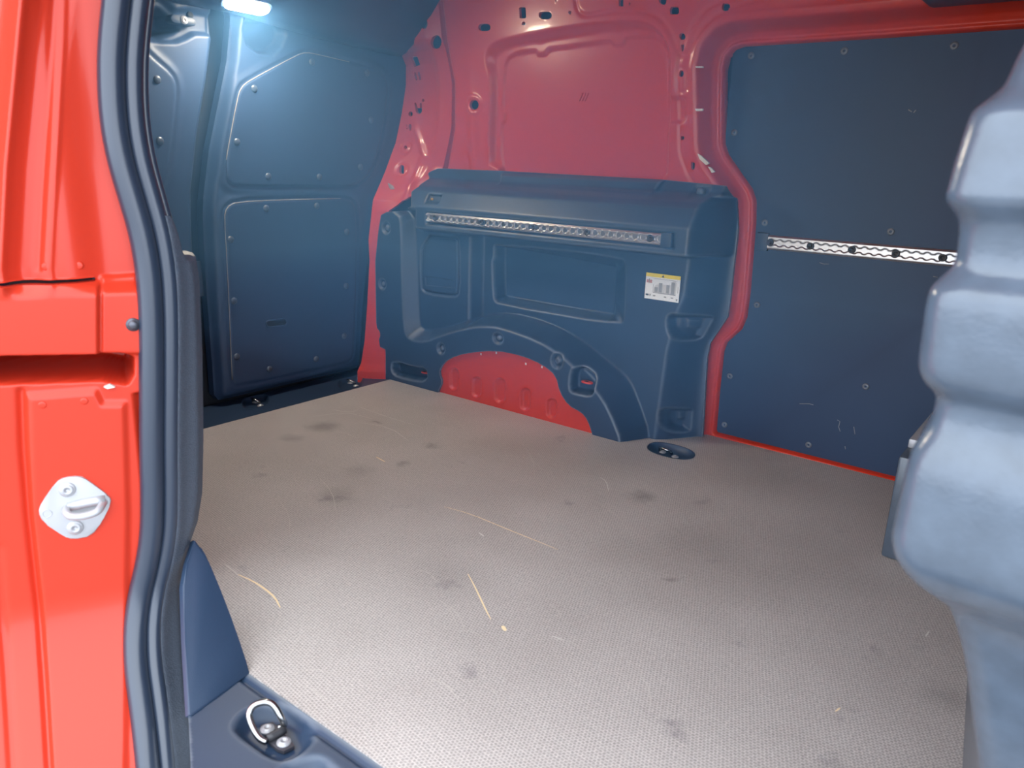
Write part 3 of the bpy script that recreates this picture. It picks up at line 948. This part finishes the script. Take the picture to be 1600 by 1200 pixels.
cargo_rail('cargo_rail', 'aluminium rail with dark bolts across the sliding door lining board', FY, zr_[0][0], 2.0, (zr_[0][1] + zr_[1][1]) / 2, .040, hb_r,
           [FY.poly([(x, y)], hb_r, **ZD)[0][0] for x, y in ((545, 1012), (713, 1026), (885, 1042), (1068, 1058), (1263, 1076))], .0250, [(zr_[0][0], -1)], .0035)

# ================================================================== NEAR JAMB, SEAL, SILL
hJ = lambda a, b: .17 * sstep((.14 - b) / .36)
red_m = M['red']
seal_px = [(166, -60), (160, 0), (154, 60), (152, 110), (155, 180), (166, 245), (184, 305), (202, 365), (213, 430), (217, 500), (218, 600), (218, 700), (220, 780), (219, 835),
           (211, 885), (199, 935), (193, 985), (194, 1040), (202, 1100), (208, 1150), (214, 1210), (220, 1280)]
seal_ab = [FJ.ab(x, y, hJ) for x, y in seal_px]
seal_ab = [(seal_ab[0][0] + .01, 1.30)] + [(seal_ab[0][0] + .004, 1.12)] + seal_ab
sz = np.array([q[1] for q in seal_ab])[::-1]; su = np.array([q[0] for q in seal_ab])[::-1]
cover = FJ.poly([(-60, 440), (155, 443), (155, 553), (-60, 556)], hJ)
flange = FJ.poly([(158, 436), (215, 432), (230, 552), (158, 551)], hJ)
slot_j = FJ.poly([(-60, 558), (190, 554), (206, 561), (206, 585), (198, 598), (160, 592), (-60, 600)], hJ)
cre1 = FJ.poly([(33, 612), (36, 700), (44, 800), (55, 900), (66, 1020), (80, 1240)], hJ)
cre2 = FJ.poly([(-6, 860), (2, 960), (12, 1080), (22, 1240)], hJ)
cre3 = FJ.poly([(84, -60), (80, 60), (74, 180), (66, 300), (60, 420)], hJ)
cre4 = FJ.poly([(100, -60), (97, 60), (90, 200), (84, 300), (78, 420)], hJ)
fold_l = FJ.poly([(40, -60), (32, 20), (20, 150), (10, 260), (2, 420)], hJ)
fz = np.array([q[1] for q in fold_l])[::-1]; fu = np.array([q[0] for q in fold_l])[::-1]
low_emb = FJ.poly([(45, 618), (150, 610), (160, 630), (195, 630), (200, 800), (196, 1300), (90, 1300), (66, 960), (50, 800)], hJ)
def jamb_h(A, B):
    h = hJ(A, B)
    s = sd_poly(A, B, cover)
    h = h + .016 * inside(s, .005)
    s = sd_poly(A, B, flange)
    h = h + .009 * inside(s, .006)
    h = h - .150 * inside(sd_poly(A, B, slot_j), .006)
    up = sstep((B - .60) / .02)
    x = A - np.interp(B, fz, fu)
    h = h + up * (-.030 * sstep((.0 - x) / .03) + .010 * np.exp(-(x / .006) ** 2) - .012 * sstep((x - .004) / .02) * (1 - sstep((x - .03) / .03)))
    h = h + up * (-.0025 * np.exp(-(sd_line(A, B, cre3) / .004) ** 2) - .0035 * sstep((A - np.interp(B, [q[1] for q in cre4[::-1]], [q[0] for q in cre4[::-1]])) / .006))
    # the upper face curls back towards the seal
    h = h - up * .020 * sstep((A + .085) / .06)
    h = h - .007 * np.exp(-(sd_line(A, B, cre1) / .005) ** 2) - .006 * np.exp(-(sd_line(A, B, cre2) / .007) ** 2)
    h = h + .006 * inside(sd_poly(A, B, low_emb), .012)
    h = h - .010 * sstep((A + .020) / .012) * (B < .45)
    return h
gap_b, gap_a = FJ.ab(100, 440, 0)[1], FJ.ab(156, 500, 0)[0]
def jamb_s(A, B):
    s = A - np.interp(B, sz, su) - .012
    s = np.maximum(s, np.minimum(.0026 - np.abs(B - gap_b), gap_a - A))          # open gap above the rail cover
    return s
jamb = relief('wall_near_pillar', FJ, (-.34, .06, -.42, 1.33), .0020, jamb_h, red_m, jamb_s, skirt=.02, soft=1)
tag(jamb, 'glossy red door pillar with rail slot beside the open doorway', 'pillar', kind='structure')
prism('dark_backing', FJ, [(-.36, -.40), (-.06, -.40), (-.06, 1.32), (-.36, 1.32)], -.24, -.20, M['dark'], jamb)  # added dark plate giving the panel gap its painted shade
bmp = FJ.ab(208, 507, .008)
place('stop_button', lathe_mesh('stop_button', [(.0001, .004), (.004, .0038), (.0065, .002), (.0075, -.001), (.0095, -.001), (.010, -.003)]), FJ, bmp[0], bmp[1], .012, M['steel'], jamb)
for x, y in ((71, 417), (123, 416), (67, 631), (132, 625)):
    q = FJ.ab(x, y, hJ)
    place('dimple', lathe_mesh('dimple', [(.0001, .0006), (.004, .0008), (.0055, .0002), (.006, -.002)], 12), FJ, q[0], q[1], float(jamb_h(np.array([q[0]]), np.array([q[1]]))[0]), red_m, jamb)
q = FJ.poly([(162, 603), (172, 599), (180, 603), (168, 606)], hJ)
prism('bare_patch', FJ, q, hJ(0, q[0][1]) - .004, float(hJ(0, q[0][1])) + .0075, M['pale'], jamb)
# outer body side behind the pillar and above the doorway
body = box('wall_near', (-.25, -1.62, -.35), (.60, -1.54, 1.34), red_m, bev=.02)
tag(body, 'red outer body side behind the door pillar', 'wall', kind='structure')
hd = box('trim_4', (.75, -1.56, 1.20), (2.45, -1.38, 1.345), red_m, bev=.02)
tag(hd, 'red roof rail above the open side doorway', 'trim', kind='structure')
inn = box('wall_near_inner', (-.2, -1.50, -.01), (.70, -1.40, 1.34), M['plastic'], bev=.01)
tag(inn, 'dark inner side lining behind the door pillar', 'wall', kind='structure')

# rubber weatherstrip: two rolls swept along the flange
def seal():
    root = empty('weatherstrip', FJ.pt(0, 0, 0), 'thick dark rubber weatherstrip along the red door pillar', 'weatherstrip')
    path = chaikin(seal_ab, 2, False)
    def roll(name, off, r, hh, flat=1.0):
        pts = [FJ.pt(a + off, b, hJ(a, b) + hh) for a, b in path]
        return tube(name, pts, r, M['seal'], root, 14)
    roll('outer_roll', .0165, .0175, .006)
    roll('inner_roll', .0430, .0125, .004)
    roll('web', .0300, .0100, -.004)
    roll('inner_lip', .0560, .0060, -.004)
    return root
seal()

# grained pillar trim inside the seal
tr_px = [(257, 335), (268, 338), (278, 365), (286, 397), (298, 400), (308, 404), (314, 440), (319, 560), (321, 700), (319, 780), (311, 825), (299, 855), (290, 885), (287, 915), (293, 1000),
         (298, 1112), (304, 1135), (309, 1160), (304, 1210), (300, 1280)]
hT = lambda a, b: hJ(a, b) - .006
tr = [FJ.ab(x, y, hT) for x, y in tr_px]
tl = [(np.interp(b, sz, su) + .040, b) for b in np.linspace(tr[-1][1], tr[0][1] - .01, 18)]
tr_poly = tr + tl
def trim_h(A, B):
    e = A - (np.interp(B, sz, su) + .052)
    edge = -sd_poly(A, B, tr_poly)
    return hT(A, B) + .018 * np.exp(-(e / .012) ** 2) - .035 * sstep((e - .010) / .06) - .012 * sstep((.010 - edge) / .010) * (e > .02)
pt = relief('pillar_trim', FJ, (-.06, .16, min(b for a, b in tr) - .002, max(b for a, b in tr) + .002), .0025, trim_h, M['texplastic'], lambda A, B: sd_poly(A, B, tr_poly), skirt=.05, soft=2)
tag(pt, 'grained dark plastic pillar trim beside the weatherstrip', 'pillar trim')
# flat kick panel below it
P1 = at_axis(390, 1051, 2, 0.0); P2 = at_axis(300, 1117, 2, 0.0)
T = FJ.pt(*FJ.ab(306, 846, -.02), -.02)
un = (P1 - P2) / np.linalg.norm(P1 - P2)
nn = np.cross(un, T - P2); nn /= np.linalg.norm(nn)
if nn[0] < 0: nn = -nn
vv = np.cross(nn, un)
if vv[2] < 0: vv = -vv
FK = Frame(P2, un, vv, nn)
kp = FK.poly([(300, 1119), (391, 1052)]) + chaikin(FK.poly([(391, 1052), (367, 980), (347, 927), (324, 872), (312, 852), (303, 843)]), 1, False)[1:] + FK.poly([(292, 880), (286, 915), (289, 1000), (296, 1117)])
kick = prism('kick_panel', FK, kp, -.012, 0, M['plastic'], None, bev=.003)
tag(kick, 'flat dark plastic kick panel at the foot of the pillar trim', 'kick panel')

# sill step with two lashing trays
rec1 = chaikin(FZ.poly([(665, 1000), (680, 960), (720, 925), (790, 905), (860, 905), (960, 960), (1000, 1020), (1000, 1060), (950, 1110), (890, 1142), (830, 1130), (740, 1070), (690, 1030)], 0, **ZK), 1)
rec2 = chaikin(FZ.poly([(850, 1240), (890, 1195), (950, 1170), (1010, 1155), (1050, 1160), (1085, 1195), (1140, 1240), (1100, 1330), (960, 1330)], 0, **ZK), 1)
def sill_h(A, B):
    h = np.full(A.shape, -.002)
    h = h - .022 * inside(sd_poly(A, B, rec1), .022) - .022 * inside(sd_poly(A, B, rec2), .022)
    h = h - .006 * np.exp(-((B + 1.366) / .004) ** 2)
    h = h - .10 * sstep((-1.56 - B) / .05)
    return h
s_a, s_b = FZ.ab(299, 1117, 0), FZ.ab(303, 1200, 0)
s_n = np.array([-(s_b[1] - s_a[1]), s_b[0] - s_a[0]]); s_n /= np.linalg.norm(s_n)
if s_n[0] < 0: s_n = -s_n
sill = relief('sill_step', FZ, (1.02, 2.3, -1.64, -1.3525), .0035, sill_h, M['moulded'], lambda A, B: np.maximum(-((A - s_a[0]) * s_n[0] + (B - s_a[1]) * s_n[1]) - .004, 1.085 - A), skirt=.02, soft=1)
tag(sill, 'dark plastic sill step with lashing trays along the open doorway', 'sill step')

def lashing_ring():
    hx = at_axis(150 + 838 / 3, 800 + 1045 / 3, 2, -.014)
    root = empty('lashing_ring', hx, 'steel D-shaped lashing ring raised in the sill step tray', 'lashing ring')
    p = [((800, 1078), -.012), ((770, 1065), -.010), ((742, 1025), -.002), ((716, 960), .010), ((722, 925), .018), ((748, 900), .024), ((790, 889), .027), ((822, 895), .026),
         ((846, 920), .020), ((868, 965), .008), ((884, 992), -.004), ((878, 1005), -.010), ((860, 1010), -.012)]
    pts = [at_axis(150 + x / 3, 800 + y / 3, 2, z) for (x, y), z in p]
    pts = chaikin(pts, 2, False)
    tube('ring', pts, .0050, M['chrome'], root, 12)
    br = FZ.poly([(770, 1000), (830, 985), (925, 1085), (930, 1100), (880, 1125), (850, 1115), (815, 1085), (800, 1060)], -.018, **ZK)
    prism('bracket', FZ, br, -.022, -.0165, M['steel'], root, bev=.0015)
    a = at_axis(150 + 802 / 3, 800 + 1062 / 3, 2, -.012); b = at_axis(150 + 886 / 3, 800 + 1018 / 3, 2, -.012)
    tube('hinge_barrel', [a, a * .7 + b * .3, a * .3 + b * .7, b], .0062, M['ink'], root, 10)
    for x, y in ((803, 1012), (880, 1074)):
        q = FZ.poly([(x, y)], -.014, **ZK)[0]
        place('bolt', BOLT, FZ, q[0], q[1], -.0165, M['chrome'], root, .75)
lashing_ring()

# trays let into the floor and the rear strip
def floor_tray(poly, label, z0, px, py):
    c = np.mean(np.array(poly), 0)
    root = empty('lashing_eye', (c[0], c[1], z0), label, 'lashing eye', 'small lashing eyes in the floor')
    n = len(poly)
    V, Fc = [], []
    for k, (s, z) in enumerate(((1.06, .001), (1.0, .0015), (.97, -.002), (.84, -.016), (.2, -.017))):
        for p in poly: V.append((c[0] + (p[0] - c[0]) * s, c[1] + (p[1] - c[1]) * s, z0 + z))
    for k in range(4):
        for i in range(n): Fc.append((k * n + i, k * n + (i + 1) % n, (k + 1) * n + (i + 1) % n, (k + 1) * n + i))
    Fc.append(tuple(4 * n + i for i in range(n)))
    mesh('tray', V, Fc, M['plastic'], root, True)
    q = FZ.ab(px, py, z0 - .005)
    tube('eye', [(q[0] - .020, q[1] + .004, z0 - .012), (q[0] - .018, q[1] - .002, z0 - .001), (q[0] - .006, q[1] - .008, z0 + .002), (q[0] + .008, q[1] - .008, z0 + .001), (q[0] + .017, q[1], z0 - .004), (q[0] + .018, q[1] + .006, z0 - .012)],
         .0042, M['chrome'], root, 8)
    for d in (-.012, .034):
        place('bolt', BOLT, FZ, q[0] + d, q[1] + .004 - d * .25, z0 - .0155, M['chrome'], root, .75)
floor_tray(ring_hole, 'lashing eye in an oblong tray let into the plywood floor', .0, 1040, 704)
floor_tray(rear_holes[0], 'lashing eye in the rear strip below the door gap', -.004, 399, 626)
floor_tray(rear_holes[1], 'lashing eye in the rear strip beside the red corner pillar', -.004, 548, 596)

# ---- striker plate
def striker():
    h0 = float(jamb_h(np.array([FJ.ab(117, 790, .02)[0]]), np.array([FJ.ab(117, 790, .02)[1]]))[0])
    Q = lambda pts, h=0.0: FJ.poly(pts, h0 + h, **ZI)
    pl = chaikin(Q([(240, 395), (255, 345), (350, 210), (400, 180), (500, 171), (545, 195), (685, 298), (697, 335), (640, 450), (575, 545), (455, 568), (400, 545), (265, 455)]), 1)
    root = empty('door_striker', FJ.pt(*pl[0], h0), 'zinc door striker plate with loop bolted to the red pillar', 'door striker')
    prism('plate', FJ, pl, h0 - .003, h0 + .004, M['zinc'], root, bev=.0018, seg=3)
    def p3(x, y, h):
        a, b = FJ.ab(x / 4, 700 + y / 4, h0 + h); return FJ.pt(a, b, h0 + h)
    path = [p3(425, 372, .002), p3(410, 388, .012), p3(418, 412, .022), p3(445, 430, .027), p3(520, 428, .028), p3(600, 405, .027), p3(625, 380, .022), p3(640, 350, .010), p3(650, 335, .002)]
    tube('loop', chaikin(path, 2, False), .0056, M['zinc'], root, 12)
    tube('weld_bar', [p3(425, 368, .004), p3(520, 345, .005), p3(600, 330, .005), p3(655, 322, .004)], .0075, M['zinc'], root, 10)
    for x, y in ((421, 260), (470, 497)):
        q = FJ.ab(x / 4, 700 + y / 4, h0 + .004)
        place('bolt', BOLT, FJ, q[0], q[1], h0 + .0035, M['steel'], root, .82)
    c = Q([(295, 410)], .004)[0]
    tube('embossed_ring', [FJ.pt(a, b, h0 + .004) for a, b in circ(c[0], c[1], .006, 14)], .0008, M['zinc'], root, 5, True)
striker()

# ================================================================== PARTITION
def partition():
    Y0 = -1.20
    pxs = [(1612, 30), (1597, 67), (1583, 93), (1570, 123), (1562, 136), (1540, 153), (1517, 170), (1509, 184), (1499, 215), (1487, 253), (1477, 290), (1472, 308), (1478, 323), (1491, 339), (1495, 355),
           (1490, 400), (1486, 412), (1480, 422), (1465, 435), (1450, 449), (1443, 467), (1437, 510), (1430, 560), (1430, 580), (1437, 598), (1453, 613), (1458, 624), (1452, 655), (1441, 675),
           (1422, 702), (1411, 732), (1403, 770), (1393, 815), (1387, 846), (1392, 874), (1414, 903), (1446, 925), (1473, 942), (1484, 965), (1492, 990), (1505, 1040), (1515, 1120), (1525, 1200), (1534, 1290)]
    prof = []
    for x, y in pxs:
        q = at_axis(x, y, 1, Y0)
        for _ in range(12):
            q = at_axis(x, y, 1, Y0 - 1.35 * (2.075 - q[0]) + .010)
        prof.append((q[2], q[0]))
    prof = [(1.33, prof[0][1] + .10), (1.05, prof[0][1] + .03)] + prof + [(-.03, prof[-1][1] + .01)]
    prof = chaikin(prof, 1, False)
    xr_ = 2.075
    V, Fc, rows = [], [], 0
    for z, x in prof:
        o = xr_ - x
        row = []
        for y in np.linspace(.26, Y0 + .10, 14):
            row.append((x - .112 * (y - Y0) + .05 * sstep((y + .1) / .4) * 0, y, z))
        r = .024
        cx, cy = x + r, Y0 - o * 1.35 + r
        for t in np.linspace(0, math.pi / 2, 9):
            row.append((cx - r * math.cos(t), cy - r * math.sin(t), z))
        for k in range(1, 9):
            row.append((cx + .05 * k, cy - r - .012 * k * (o / .1) * .25, z))
        V += row; n = len(row); rows += 1
    for i in range(rows - 1):
        for k in range(n - 1):
            Fc.append((i * n + k, i * n + k + 1, (i + 1) * n + k + 1, (i + 1) * n + k))
    o = mesh('wall_front', V, [f[::-1] for f in Fc], M['partition'], None, True)
    tag(o, 'ribbed grey plastic partition bulging beside the doorway', 'partition', kind='structure')
    b = box('partition_base', (1.80, -.24, .001), (1.92, .19, .235), M['partition'], o, bev=.006)
    c = box('ledge_cap', (1.803, -.17, .2352), (1.90, .19, .256), M['zinc'], o, bev=.003)
partition()

# ================================================================== CEILING LAMP
def lamp():
    for xx in np.arange(.30, -.1, -.002):                 # where the sight line meets the header face
        c = at_axis(386, 11, 0, xx)
        if c[2] > np.interp(xx, [-.02, .02, .06, .12, .16], [1.160, 1.185, 1.225, 1.29, 1.335]) - .012: break
    root = empty('ceiling_lamp', c, 'lit oblong load space lamp on the rear header', 'lamp')
    e = bpy.data.materials.new('lamp_glow'); e.use_nodes = True
    bs = e.node_tree.nodes['Principled BSDF']
    bs.inputs['Emission Color'].default_value = (1, .97, .88, 1); bs.inputs['Emission Strength'].default_value = 240
    nv = np.array([.42, 0, -.9075])
    F = Frame(c, (0, 1, 0), np.cross(nv, (0, 1, 0)), nv)
    q0, q1 = F.ab(350, 6), F.ab(421, 15)
    L = math.hypot(q1[0] - q0[0], q1[1] - q0[1])
    cx, cy = (q0[0] + q1[0]) / 2, (q0[1] + q1[1]) / 2
    prism('housing', F, stadium(cx, cy, L + .02, .062), -.05, -.002, M['plastic'], root, bev=.003)
    prism('lens', F, stadium(cx, cy, L, .044), -.002, .005, e, root, bev=.003)
lamp()

# ================================================================== ADDED VOLUME imitating lens glare
def glare_veil():
    hm = bpy.data.materials.new('lens_glare_veil'); hm.use_nodes = True
    nt = hm.node_tree
    nt.nodes.clear()
    out = nt.nodes.new('ShaderNodeOutputMaterial')
    vs = nt.nodes.new('ShaderNodeVolumeScatter')
    vs.inputs['Color'].default_value = (.20, .52, 1.0, 1)
    vs.inputs['Density'].default_value = GLARE_VEIL
    nt.links.new(vs.outputs[0], out.inputs['Volume'])
    o = box('glare_veil', (-.205, -1.30, .50), (1.78, -.02, 1.325), hm, bev=0)
    tag(o, 'added thin blue volume imitating lens glare over the load space', 'glare_veil', kind='stuff')
glare_veil()

# ================================================================== FLOOR WEAR
def scratch(pts, w, m):
    q = [at_axis(x, y, 2, 0.0) for x, y in pts]
    q = chaikin(q, 1, False)
    n = len(q)
    V, Fc = [], []
    for i, p in enumerate(q):
        t = q[min(i + 1, n - 1)] - q[max(i - 1, 0)]
        t = t / (np.linalg.norm(t) + 1e-9)
        s = np.array([-t[1], t[0], 0]) * w * (.35 + .65 * math.sin(math.pi * min(max(i / (n - 1), .06), .98)))
        V += [p + s + [0, 0, .0004], p - s + [0, 0, .0004]]
    for i in range(n - 1): Fc.append((2 * i, 2 * i + 1, 2 * i + 3, 2 * i + 2))
    return mesh('scratch', V, Fc, M[m], floor)
for pts, w, m in [([(372, 898), (395, 908), (415, 921), (430, 934), (438, 950)], .0022, 'scratch'), ([(731, 897), (741, 915), (752, 938), (760, 955), (767, 968)], .0016, 'scratch'),
                  ([(694, 792), (735, 803), (790, 826), (840, 846), (872, 859)], .0013, 'scratch'), ([(938, 746), (948, 753), (951, 768)], .0013, 'pale'), ([(588, 714), (602, 722)], .0018, 'scratch'),
                  ([(785, 978), (790, 986)], .0040, 'scratch'), ([(748, 832), (756, 838)], .0022, 'pale'), ([(350, 880), (372, 898)], .0009, 'pale'), ([(862, 994), (880, 1000)], .0011, 'pale'),
                  ([(1305, 1112), (1313, 1106)], .0014, 'scratch'), ([(1446, 995), (1452, 986)], .0014, 'pale'), ([(560, 660), (610, 668), (640, 690)], .0008, 'pale'), ([(480, 652), (540, 644), (585, 655)], .0008, 'pale'),
                  ([(560, 635), (600, 650), (660, 668)], .0008, 'pale'), ([(640, 700), (700, 690), (760, 700)], .0007, 'faint'), ([(590, 770), (640, 800), (690, 810)], .0006, 'faint'),
                  ([(690, 640), (720, 660), (730, 690)], .0007, 'faint'), ([(905, 770), (960, 800), (990, 840)], .0006, 'faint'), ([(1195, 745), (1205, 790), (1180, 830)], .0006, 'faint'), ([(520, 640), (545, 645), (560, 640)], .0009, 'pale')]:
    scratch(pts, w, m)
for k in range(34):
    x, y = random.uniform(420, 1250), random.uniform(650, 1100)
    a = random.uniform(-.5, 1.0); L = random.uniform(12, 70)
    scratch([(x, y), (x + L * .5 * math.cos(a), y + L * .5 * math.sin(a)), (x + L * math.cos(a + .3), y + L * math.sin(a + .3))], random.uniform(.0004, .0008), 'faint')
